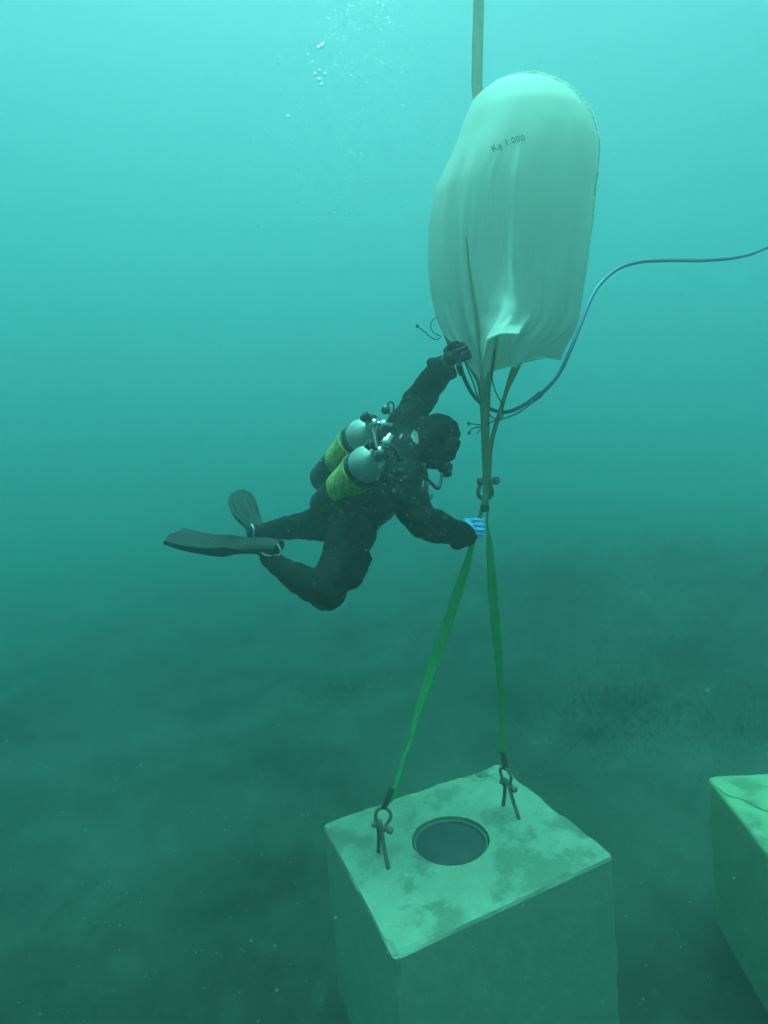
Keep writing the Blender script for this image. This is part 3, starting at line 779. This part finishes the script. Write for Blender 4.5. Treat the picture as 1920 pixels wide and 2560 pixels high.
def limb(p, q, radii, bend=Vector((0, 0, 0))):
    k = len(radii) - 1
    for i in range(k):
        t0, t1 = i / k, (i + 1) / k
        capsule(bm, p.lerp(q, t0) + bend * math.sin(math.pi * t0), p.lerp(q, t1) + bend * math.sin(math.pi * t1), radii[i], radii[i + 1])
limb(Rsh, Rel, [0.105, 0.092, 0.084, 0.080], V(-0.012, 0, 0)); limb(Rel, Rwr, [0.080, 0.078, 0.066, 0.054])
limb(Lsh, Lel, [0.100, 0.092, 0.084, 0.080], V(-0.01, 0.005, 0)); limb(Lel, Lwr, [0.080, 0.076, 0.066, 0.056])
capsule(bm, Hip, Rhip, 0.14, 0.125); capsule(bm, Hip, Lhip, 0.14, 0.12)
limb(Rhip, Rkn, [0.125, 0.112, 0.098, 0.086]); limb(Rkn, Ran, [0.082, 0.082, 0.074, 0.060, 0.050], V(0.0, -0.012, 0))
limb(Lhip, Lkn, [0.118, 0.105, 0.09, 0.078]); limb(Lkn, Lan, [0.076, 0.074, 0.066, 0.055, 0.046])
# thigh cargo pocket, cuffs, suit bulk
capsule(bm, P(905, 1395, 2.92), P(882, 1450, 2.86), 0.055, 0.05)
capsule(bm, Rwr + V(-0.028, -0.03, 0), Rwr + V(-0.012, 0.035, 0), 0.042, 0.042); capsule(bm, P(1140, 1334, 2.82), P(1166, 1340, 2.86), 0.060, 0.052)
capsule(bm, Lwr + V(-0.045, 0.005, 0), Lwr + V(0.03, -0.035, 0), 0.036, 0.034); capsule(bm, P(1097, 934, 2.91), P(1112, 914, 2.86), 0.062, 0.050)
# feet inside the fins
RH, RT = P(690, 1372, 3.02), P(590, 1364, 3.10)
capsule(bm, Ran, RH.lerp(RT, 0.15), 0.05, 0.045); capsule(bm, RH.lerp(RT, 0.1), RT, 0.042, 0.030)
LH, LT = P(646, 1338, 3.78), P(626, 1302, 3.96)
capsule(bm, Lan, LH.lerp(LT, 0.2), 0.048, 0.045); capsule(bm, LH.lerp(LT, 0.1), LT, 0.045, 0.034)
suit = fuse('body', bm, 0.011, 5, M_SUIT, diver, folds=0.010, fscale=8)

# gloves: palm, four fingers and a thumb each, closed on what they hold
def glove(name, wrist, palm, across, reach, curl, size, material, parent, thumb_m=None, thumb_side=1):
    """palm: centre; across: direction index->little; reach: knuckle direction; curl: where the fingers close to"""
    across = across.normalized(); reach = (reach - across * reach.dot(across)).normalized(); curl = curl.normalized()
    bm = bmesh.new(); s = size
    capsule(bm, wrist, palm - reach * 0.02 * s, 0.034 * s, 0.032 * s)
    for k in range(4):
        c = palm + across * (k - 1.5) * 0.021 * s
        capsule(bm, palm - reach * 0.025 * s + across * (k - 1.5) * 0.012 * s, c + reach * 0.028 * s, 0.018 * s, 0.014 * s)
    for k, ln_ in enumerate((0.92, 1.0, 0.95, 0.78)):
        c = palm + across * (k - 1.5) * 0.0225 * s + reach * 0.030 * s; r = 0.0108 * s
        p1 = c + reach * 0.030 * s * ln_ + curl * 0.016 * s
        p2 = p1 + curl * 0.030 * s * ln_ - reach * 0.004 * s
        p3 = p2 - reach * 0.044 * s * ln_ + curl * 0.002 * s
        capsule(bm, c, p1, r * 1.1, r, 10, 4); capsule(bm, p1, p2, r, r * 0.95, 10, 4); capsule(bm, p2, p3, r * 0.95, r * 0.82, 10, 4)
    o = fuse(name, bm, 0.0042, 2, material, parent, folds=0.0012, fscale=40)
    bt = bmesh.new(); b0 = palm - across * thumb_side * 0.036 * s - reach * 0.020 * s
    t1 = b0 - across * thumb_side * 0.018 * s + reach * 0.026 * s + curl * 0.020 * s
    t2 = t1 + reach * 0.022 * s + curl * 0.022 * s + across * thumb_side * 0.006 * s
    capsule(bt, palm - reach * 0.02 * s, b0, 0.02 * s, 0.017 * s, 10, 4); capsule(bt, b0, t1, 0.0165 * s, 0.0135 * s, 10, 4); capsule(bt, t1, t2, 0.013 * s, 0.011 * s, 10, 4)
    th = fuse('thumb', bt, 0.0042, 2, thumb_m or material, o, folds=0.0008, fscale=40)
    return o
sling_at = depth_lerp(sl_top_l, crownL, [(1194, 1317)])[0]
g1 = glove('glove', Rwr + V(0.03, 0.01, 0.02), sling_at + V(-0.034, 0.002, 0.030), V(0.12, 1, 0.0), V(1, -0.1, 0.1), V(0.1, 0, -1), 1.0, M_BLUEGLOVE, diver, M_RUBBER, 1)
g1['label'] = 'bright blue rubber glove gripping the sling'
g2 = glove('glove', Lwr + V(0.022, 0.028, -0.012), P(1134, 890, 2.80), V(-0.45, 1, 0), V(1, 0.35, 0), V(0.2, -0.1, -1), 1.0, M_RUBBER, diver, M_RUBBER, -1)
g2['label'] = 'black glove closed on the hose end'
# pale band of wrist showing below the raised glove
lathe('wrist_seal', Lwr, (P(1134, 890, 2.80) - Lwr), [(0.0, 0.036), (0.02, 0.040), (0.04, 0.039), (0.055, 0.033)], M_GREYCLOTH, diver, 20)

# mask and hood details
face_dir = V(0.86, -0.42, -0.12).normalized(); face_up = (V(0.42, 0.88, 0) - face_dir * V(0.42, 0.88, 0).dot(face_dir)).normalized(); face_side = face_dir.cross(face_up).normalized()
mc = P(1119, 1115, 2.96)
bm = bmesh.new(); seg = 32
def ring_pts(off, hw, hh):
    out = []
    for k in range(seg):
        a = 2 * math.pi * k / seg; ca, sa = math.cos(a), math.sin(a)
        e = 0.65
        out.append(mc + face_dir * off + face_side * hw * math.copysign(abs(ca) ** e, ca) + face_up * hh * math.copysign(abs(sa) ** e, sa))
    return out
rr = [ring_pts(*q) for q in ((-0.01, 0.088, 0.058), (0.022, 0.086, 0.055), (0.040, 0.080, 0.048), (0.050, 0.076, 0.044), (0.050, 0.066, 0.034), (0.042, 0.066, 0.034))]
vr = [[bm.verts.new(p) for p in r_] for r_ in rr]
for i in range(len(vr) - 1):
    for k in range(seg): bm.faces.new((vr[i][k], vr[i][(k + 1) % seg], vr[i + 1][(k + 1) % seg], vr[i + 1][k]))
mask = bm_obj('dive_mask', bm, M_RUBBER, diver)
bm = bmesh.new(); vv = [bm.verts.new(p) for p in ring_pts(0.046, 0.067, 0.035)]; bm.faces.new(vv); r2_ = [bm.verts.new(p) for p in ring_pts(0.040, 0.067, 0.035)]; bm.faces.new(r2_[::-1])
for k in range(seg): bm.faces.new((vv[k], vv[(k + 1) % seg], r2_[(k + 1) % seg], r2_[k]))
bm_obj('lens', bm, M_GLASS, mask, smooth=False)
bm = bmesh.new(); ellipsoid(bm, mc + face_dir * 0.038 - face_up * 0.036, face_side * 0.020, face_dir * 0.022, face_up * 0.026); bm_obj('nose_pocket', bm, M_RUBBER, mask)
# pale cloth tabs of the harness at the neck
dgx = bpy.context.evaluated_depsgraph_get(); bvh_body = BVHTree.FromObject(suit, dgx)
def on_body(px, py, off=0.004):
    r = ray(px, py).normalized(); h = bvh_body.ray_cast(CAM, r)
    return h[0] - r * off if h[0] else P(px, py, 2.85)
def patch(name, poly, m, off=0.004):
    q = [on_body(x, y, off) for x, y in poly]; c = sum(q, Vector()) / len(q); vs_ = q + [c]; k = len(q)
    o = mesh_obj(name, vs_, [(i, (i + 1) % k, k) for i in range(k)], m, diver, False)
    s_ = o.modifiers.new('t', 'SOLIDIFY'); s_.thickness = 0.004; return o
patch('harness_tab', [(1036, 1076), (1043, 1082), (1048, 1104), (1044, 1112), (1034, 1106), (1027, 1094), (1028, 1086)], M_GREYCLOTH)
patch('harness_tab', [(1006, 1085), (1007, 1090), (1002, 1097), (998, 1099), (998, 1092)], M_GREYCLOTH)
# round sleeve emblem
bm_v = []; bm_f = []
def ringpx(cx_, cy_, r0, r1, a0=0, a1=2 * math.pi, n_=28):
    b = len(bm_v)
    for k in range(n_ + 1):
        a = a0 + (a1 - a0) * k / n_
        for r_ in (r0, r1): bm_v.append((cx_ + r_ * math.cos(a), cy_ - r_ * math.sin(a)))
    for k in range(n_): bm_f.append((b + 2 * k, b + 2 * k + 1, b + 2 * k + 3, b + 2 * k + 2))
ringpx(1109, 1330, 6.6, 8.0); ringpx(1110.5, 1328, 2.0, 3.4, 0.2, 3.9); ringpx(1107.5, 1332, 2.0, 3.4, 3.3, 7.0)
project_on('sleeve_emblem', (bm_v, bm_f), suit, M_GREYCLOTH, diver, 0.004)
# chest strap, D-ring and dump inflator hanging at the chest
tube('harness_strap', [P(1058, 1160, 2.86), P(1066, 1200, 2.85), P(1062, 1228, 2.83), P(1052, 1262, 2.80)], 0.012, M_RUBBER, diver, 8, 5)
tube('clip', [P(1068, 1238, 2.84), P(1076, 1220, 2.84), P(1081, 1232, 2.84), P(1080, 1246, 2.84), P(1077, 1246, 2.84), P(1076, 1234, 2.84)], 0.0042, M_CHROME, diver, 8, 5)
tube('inflator', [P(1066, 1228, 2.80), P(1068, 1248, 2.79), P(1070, 1262, 2.78), P(1075, 1276, 2.77)], [0.010, 0.013, 0.017, 0.021], M_RUBBER, diver, 12, 5)

# fins ---------------------------------------------------------------
def fin(name, line, wd, halfw, thick, label, strap_pts):
    root_pts = catmull([P(*q) for q in line], 8); hw = catmull([float(x) for x in halfw], 8); tk = catmull([float(x) for x in thick], 8)
    T, _ = frames(root_pts); rows_ = []; bm = bmesh.new(); K = 15
    n_ = len(root_pts)
    for i, (p, t) in enumerate(zip(root_pts, T)):
        d = (wd - t * wd.dot(t)).normalized(); nn = t.cross(d); row = []
        u_ = i / (n_ - 1)
        for s in (1, -1):
            for k in range(K):
                q = (k / (K - 1) * 2 - 1) * s
                rib = 0.35 + 0.65 * (abs(q) > 0.82) + (0.55 * (abs((q * 2.5) % 1 - 0.5) < 0.16)) * max(0.0, min(1.0, (u_ - 0.36) / 0.2))
                mixf = max(0.0, min(1.0, (u_ - 0.34) / 0.16)); th = tk[i] * (math.sqrt(max(0, 1 - q * q * 0.9)) * (1 - mixf) + rib * mixf)
                tipcut = t * (-0.022 * (1 - math.cos(q * math.pi)) * 0.5 * (u_ > 0.97))
                row.append(bm.verts.new(p + d * q * hw[i] + nn * s * th * 0.5 + tipcut))
        rows_.append(row)
    n2 = 2 * K
    for i in range(n_ - 1):
        for k in range(n2):
            bm.faces.new((rows_[i][k], rows_[i][(k + 1) % n2], rows_[i + 1][(k + 1) % n2], rows_[i + 1][k]))
    bm.faces.new(rows_[0][::-1]); bm.faces.new(rows_[-1])
    o = bm_obj(name, bm, M_FIN, diver, smooth=False); o['label'] = label
    tube('heel_strap', [P(*q) for q in strap_pts], 0.0055, M_WHITE, o, 8, 5)
    return o
fin('swim_fin', [(699, 1368, 3.01), (660, 1364, 3.04), (600, 1364, 3.09), (535, 1362, 3.10), (475, 1351, 3.11), (424, 1337, 3.12)],
    V(-0.02, 0.36, 0.93), [0.050, 0.062, 0.074, 0.088, 0.098, 0.096], [0.058, 0.066, 0.052, 0.026, 0.018, 0.012], 'long ribbed rubber fin on the bent leg',
    [(694, 1360, 2.97), (702, 1378, 2.98), (698, 1388, 2.985), (680, 1390, 2.985), (662, 1387, 2.985), (652, 1378, 2.99)])
fin('swim_fin', [(650, 1338, 3.76), (640, 1322, 3.84), (628, 1300, 3.94), (612, 1272, 4.05), (601, 1248, 4.15), (592, 1226, 4.24)],
    V(0.93, 0.22, 0.1), [0.048, 0.054, 0.066, 0.088, 0.084, 0.032], [0.07, 0.075, 0.06, 0.026, 0.018, 0.012], 'upturned rubber fin on the far leg',
    [(628, 1311, 3.74), (633, 1318, 3.72), (635, 1329, 3.72), (635, 1342, 3.74)])

# ================================================================== TWIN TANKS
TB = P(810, 1198, 3.48); TT = P(906, 1090, 3.02)
ax = (TT - TB); AXL = ax.length; ax.normalize()
near_top = P(917, 1160, 2.79)
tanks = empty('twin_tanks', TB); tag(tanks, 'twin grey dive tanks in dirty yellow mesh sleeves on the diver back', 'dive tanks')
RT_ = 0.086
side_v = (near_top - TT).normalized()
for i, top in enumerate((TT, near_top)):
    body_l = AXL
    prof = [(-body_l, 0.05), (-body_l + 0.02, RT_ * 0.93), (-body_l + 0.05, RT_)]
    prof += [(0.0, RT_)] + [(RT_ * 1.0 * math.sin(a), RT_ * math.cos(a)) for a in [R(12), R(24), R(36), R(48), R(58), R(66), R(73)]] + [(RT_ * 1.02, 0.022), (RT_ * 1.22, 0.021)]
    tk_ = lathe('tank', top, ax, prof, M_TANK, tanks, 40)
    lathe('tank_band', top, ax, [(-0.062, RT_ + 0.001), (-0.06, RT_ + 0.004), (-0.018, RT_ + 0.004), (-0.016, RT_ + 0.001)], M_RUBBER, tk_, 40)
    # loose mesh sleeve with a flared, pulled-up rim
    bm = bmesh.new(); seg = 48; n0 = ax.orthogonal().normalized(); b0 = ax.cross(n0); rg = []
    hi_, lo_ = (-0.070, -0.54 * AXL)
    for j in range(15):
        t = j / 14; row = []
        for k in range(seg):
            a = 2 * math.pi * k / seg
            h = hi_ + (lo_ - hi_) * t + 0.014 * math.sin(2 * a + 1 + i) * (1 - t)
            rad = RT_ + 0.005 + 0.006 * (1 - t) ** 4 + 0.002 * noise.noise(Vector((math.cos(a) * 3, math.sin(a) * 3, t * 6 + i * 5)))
            row.append(bm.verts.new(top + ax * h + (n0 * math.cos(a) + b0 * math.sin(a)) * rad))
        rg.append(row)
    for j in range(14):
        for k in range(seg): bm.faces.new((rg[j][k], rg[j][(k + 1) % seg], rg[j + 1][(k + 1) % seg], rg[j + 1][k]))
    ns = bm_obj('mesh_sleeve', bm, M_NET, tk_); q = ns.modifiers.new('t', 'SOLIDIFY'); q.thickness = 0.003
    lathe('tank_boot', top, ax, [(-body_l - 0.012, 0.06), (-body_l - 0.008, RT_ * 0.96), (-body_l + 0.01, RT_ + 0.004), (-0.52 * AXL - 0.002, RT_ + 0.003), (-0.52 * AXL, RT_)], M_RUBBER, tk_, 40)
    # valve
    vb = top + ax * RT_ * 1.15
    out_v = -side_v if i == 0 else side_v
    val = lathe('valve', vb, ax, [(0, 0.017), (0.02, 0.019), (0.045, 0.019), (0.06, 0.014)], M_CHROME, tk_, 16)
    back = V(-0.75, 0.62, -0.25).normalized()
    lathe('valve_knob', vb + ax * 0.03 + back * 0.018, back, [(0, 0.010), (0.018, 0.010), (0.02, 0.024), (0.045, 0.026), (0.052, 0.018)], M_RUBBER, val, 14)
    lathe('valve_knob', vb + ax * 0.034 + out_v * 0.016, out_v, [(0, 0.010), (0.014, 0.010), (0.016, 0.022), (0.040, 0.024), (0.046, 0.016)], M_RUBBER, val, 14)
    f0 = vb + ax * 0.042
    fwd_v = V(0.85, -0.1, 0.05) if i == 0 else V(0.55, 0.75, -0.2)
    fs_ = lathe('first_stage', f0 + fwd_v.normalized() * 0.012, fwd_v, [(0, 0.013), (0.02, 0.013), (0.022, 0.021), (0.05, 0.021), (0.052, 0.015), (0.075, 0.016), (0.08, 0.010)], M_CHROME, val, 18)
    lathe('yoke_screw', vb + ax * 0.012 - fwd_v.normalized() * 0.02, V(-0.3, 0.9, -0.3), [(0, 0.009), (0.024, 0.009), (0.026, 0.012), (0.034, 0.012)], M_CHROME, val, 10)
mid_a, mid_b = TT + ax * RT_ * 1.35, near_top + ax * RT_ * 1.35
tube('manifold', [mid_a, mid_a.lerp(mid_b, 0.5) + ax * 0.004, mid_b], 0.010, M_HOSE, tanks, 12, 4)
# buoyancy wing between tanks and back
bm = bmesh.new()
capsule(bm, P(975, 1095, 3.06), P(900, 1185, 3.14), 0.085, 0.10); capsule(bm, P(900, 1185, 3.14), P(808, 1262, 3.26), 0.10, 0.075); capsule(bm, P(985, 1150, 2.84), P(880, 1260, 2.98), 0.05, 0.07)
capsule(bm, P(880, 1260, 2.98), P(808, 1262, 3.26), 0.07, 0.07)
wing = fuse('buoyancy_wing', bm, 0.012, 5, M_SUIT, tanks, folds=0.008, fscale=9)
# ring-shaped hose guard sticking up by the shoulder
gr = [P(977 + 8 * math.cos(a), 1019 + 15 * math.sin(a), 3.05) for a in [k * math.pi / 6 for k in range(12)]]
bm = bmesh.new(); tube_bm(bm, gr, 0.006, 8, 3, closed=True); bm_obj('hose_ring', bm, M_HOSE, tanks)
lathe('gauge', P(963, 1026, 3.06), V(0.2, 0.1, -1), [(0, 0.022), (0.02, 0.024), (0.03, 0.02)], M_HOSE, tanks, 18)
tube('hose_stub', [P(982, 1022, 3.05), P(996, 1030, 3.06), P(1010, 1045, 3.06)], 0.008, M_HOSE, tanks, 8, 4)
tube('hose_stub', [P(944, 1046, 3.02), P(950, 1075, 2.98), P(962, 1100, 2.98), P(985, 1120, 2.98)], 0.011, M_HOSE, tanks, 8, 5)
tube('hose_stub', [P(965, 1108, 2.74), P(978, 1112, 2.72), P(992, 1130, 2.74), P(1000, 1160, 2.78)], 0.009, M_HOSE, tanks, 8, 5)

# ================================================================== REGULATOR
reg = empty('breathing_regulator', P(1112, 1170, 2.95)); tag(reg, 'black mouthpiece regulator with bent hose in front of the diver mouth', 'regulator')
rd = V(0.82, -0.35, -0.3).normalized(); rc = P(1110, 1170, 2.94)
ss = lathe('second_stage', rc, rd, [(-0.030, 0.016), (-0.016, 0.026), (-0.005, 0.033), (0.022, 0.035), (0.032, 0.033), (0.036, 0.024), (0.038, 0.0)], M_RUBBER, reg, 28)
lathe('exhaust_tee', rc + V(0.02, -0.030, -0.045), V(-0.1, 0.0, 1), [(0, 0.012), (0.012, 0.017), (0.085, 0.017), (0.095, 0.012)], M_RUBBER, reg, 14)
lathe('purge_cover', rc + rd * 0.036, rd, [(0, 0.022), (0.004, 0.020), (0.006, 0.0)], M_HOSE, ss, 20)
lathe('mouthpiece', rc - rd * 0.070, rd, [(0, 0.018), (0.03, 0.016), (0.045, 0.014)], M_RUBBER, reg, 14)
lathe('hose_fitting', P(1106, 1180, 2.93), P(1103, 1192, 2.93) - P(1106, 1180, 2.93), [(0, 0.009), (0.014, 0.010), (0.016, 0.007), (0.03, 0.0075)], M_CHROME, reg, 12)
tube('supply_hose', [P(1105, 1184, 2.93), P(1103, 1200, 2.92), P(1099, 1216, 2.90), P(1094, 1221, 2.89), P(1084, 1214, 2.87), P(1072, 1202, 2.85), P(1050, 1185, 2.82), P(1020, 1160, 2.78), P(985, 1130, 2.76)], 0.0088, M_HOSE, reg, 10, 5)

# ================================================================== BUBBLES AND SUSPENDED MATTER
def glass_bubble():
    m = bpy.data.materials.new('air_in_water'); m.use_nodes = True
    b = m.node_tree.nodes['Principled BSDF']
    b.inputs['Base Color'].default_value = (1, 1, 1, 1); b.inputs['Roughness'].default_value = 0.02
    b.inputs['Transmission Weight'].default_value = 1.0; b.inputs['IOR'].default_value = 0.75
    return m
M_AIR = glass_bubble()
rb = random.Random(11)
def sphere_template(seg, rings):
    v = [(0, 0, 1)]; f = []
    for i in range(1, rings):
        a = math.pi * i / rings
        for k in range(seg):
            b = 2 * math.pi * k / seg; v.append((math.sin(a) * math.cos(b), math.sin(a) * math.sin(b), math.cos(a)))
    v.append((0, 0, -1)); e = len(v) - 1
    for k in range(seg):
        f.append((0, 1 + k, 1 + (k + 1) % seg)); f.append((e, e - seg + (k + 1) % seg, e - seg + k))
    for i in range(rings - 2):
        for k in range(seg):
            a = 1 + i * seg + k; b = 1 + i * seg + (k + 1) % seg; f.append((a, a + seg, b + seg, b))
    return [Vector(q) for q in v], f
SPH, SPHF = sphere_template(9, 6); FLK, FLKF = sphere_template(5, 3)
class Cloud:
    def __init__(self): self.v = []; self.f = []
    def bubble(self, c, r):
        f = rb.uniform(0.45, 0.8); q = Matrix.Rotation(rb.uniform(-0.5, 0.5), 3, 'Y') @ Matrix.Diagonal((r, r, r * f)); b = len(self.v)
        self.v += [c + q @ p for p in SPH]; self.f += [tuple(b + i for i in t) for t in SPHF]
    def fleck(self, c, r):
        b = len(self.v); self.v += [c + p * r for p in FLK]; self.f += [tuple(b + i for i in t) for t in FLKF]
big = [(803, 116, 9), (796, 120, 7), (808, 111, 6), (769, 138, 5), (782, 157, 5), (799, 178, 6), (812, 186, 7), (788, 186, 6), (799, 200, 8), (804, 212, 7), (748, 276, 5), (720, 292, 6), (696, 158, 5), (666, 334, 5), (848, 494, 4), (868, 538, 5), (837, 534, 5), (861, 550, 4), (945, 10, 6), (898, 78, 4)]
for x, y, r in big:
    cl = Cloud(); cl.bubble(P(x, y, 4.4), 0.75 * r / F_PX * 4.4)
    o = mesh_obj('air_bubble', cl.v, cl.f, M_AIR); tag(o, 'one of the larger shiny air bubbles in the rising plume', 'bubble', 'large bubbles in the rising plume')
cl = Cloud()
for _ in range(1500):
    y = -70 + 640 * rb.random() ** 1.5; cxp = 900 - 0.0 * y; spread = 50 + 85 * min(1, max(0, y) / 300)
    x = rb.gauss(cxp + 40 - 0.12 * y, spread); 
    if x > 1150: continue
    r = abs(rb.gauss(0, 0.85)) + 0.66
    cl.bubble(P(x, y, rb.uniform(4.2, 5.4)), r / F_PX * 4.4)
for _ in range(26):
    cl.bubble(P(rb.gauss(925, 14), rb.uniform(975, 1045), 3.0), rb.uniform(0.6, 1.8) / F_PX * 3)
for _ in range(10):
    cl.bubble(P(rb.gauss(880, 60), rb.uniform(700, 960), 3.4), rb.uniform(0.8, 1.8) / F_PX * 3.4)
o = mesh_obj('fine_bubbles', cl.v, cl.f, M_AIR); o['kind'] = 'stuff'; o['label'] = 'cloud of fine exhaled bubbles drifting upward'
cl = Cloud()
for _ in range(2600):
    d = rb.uniform(0.9, 4.5); x = rb.uniform(-80, 2000); y = rb.uniform(100, 2600)
    r = (abs(rb.gauss(0, 0.55)) + 0.45)
    c = P(x, y, d); rr_ = min(r * 1.25 / F_PX * d, 0.004)
    cl.fleck(c, rr_)
for _ in range(420):
    d = rb.uniform(1.6, 2.65); x = rb.gauss(980, 110); y = rb.gauss(1230, 120)
    r = (abs(rb.gauss(0, 0.5)) + 0.4); c = P(x, y, d)
    cl.fleck(c, r * 1.3 / F_PX * d)
o = mesh_obj('suspended_matter', cl.v, cl.f, M_SPECK); o['kind'] = 'stuff'; o['label'] = 'pale specks of matter floating in the water'
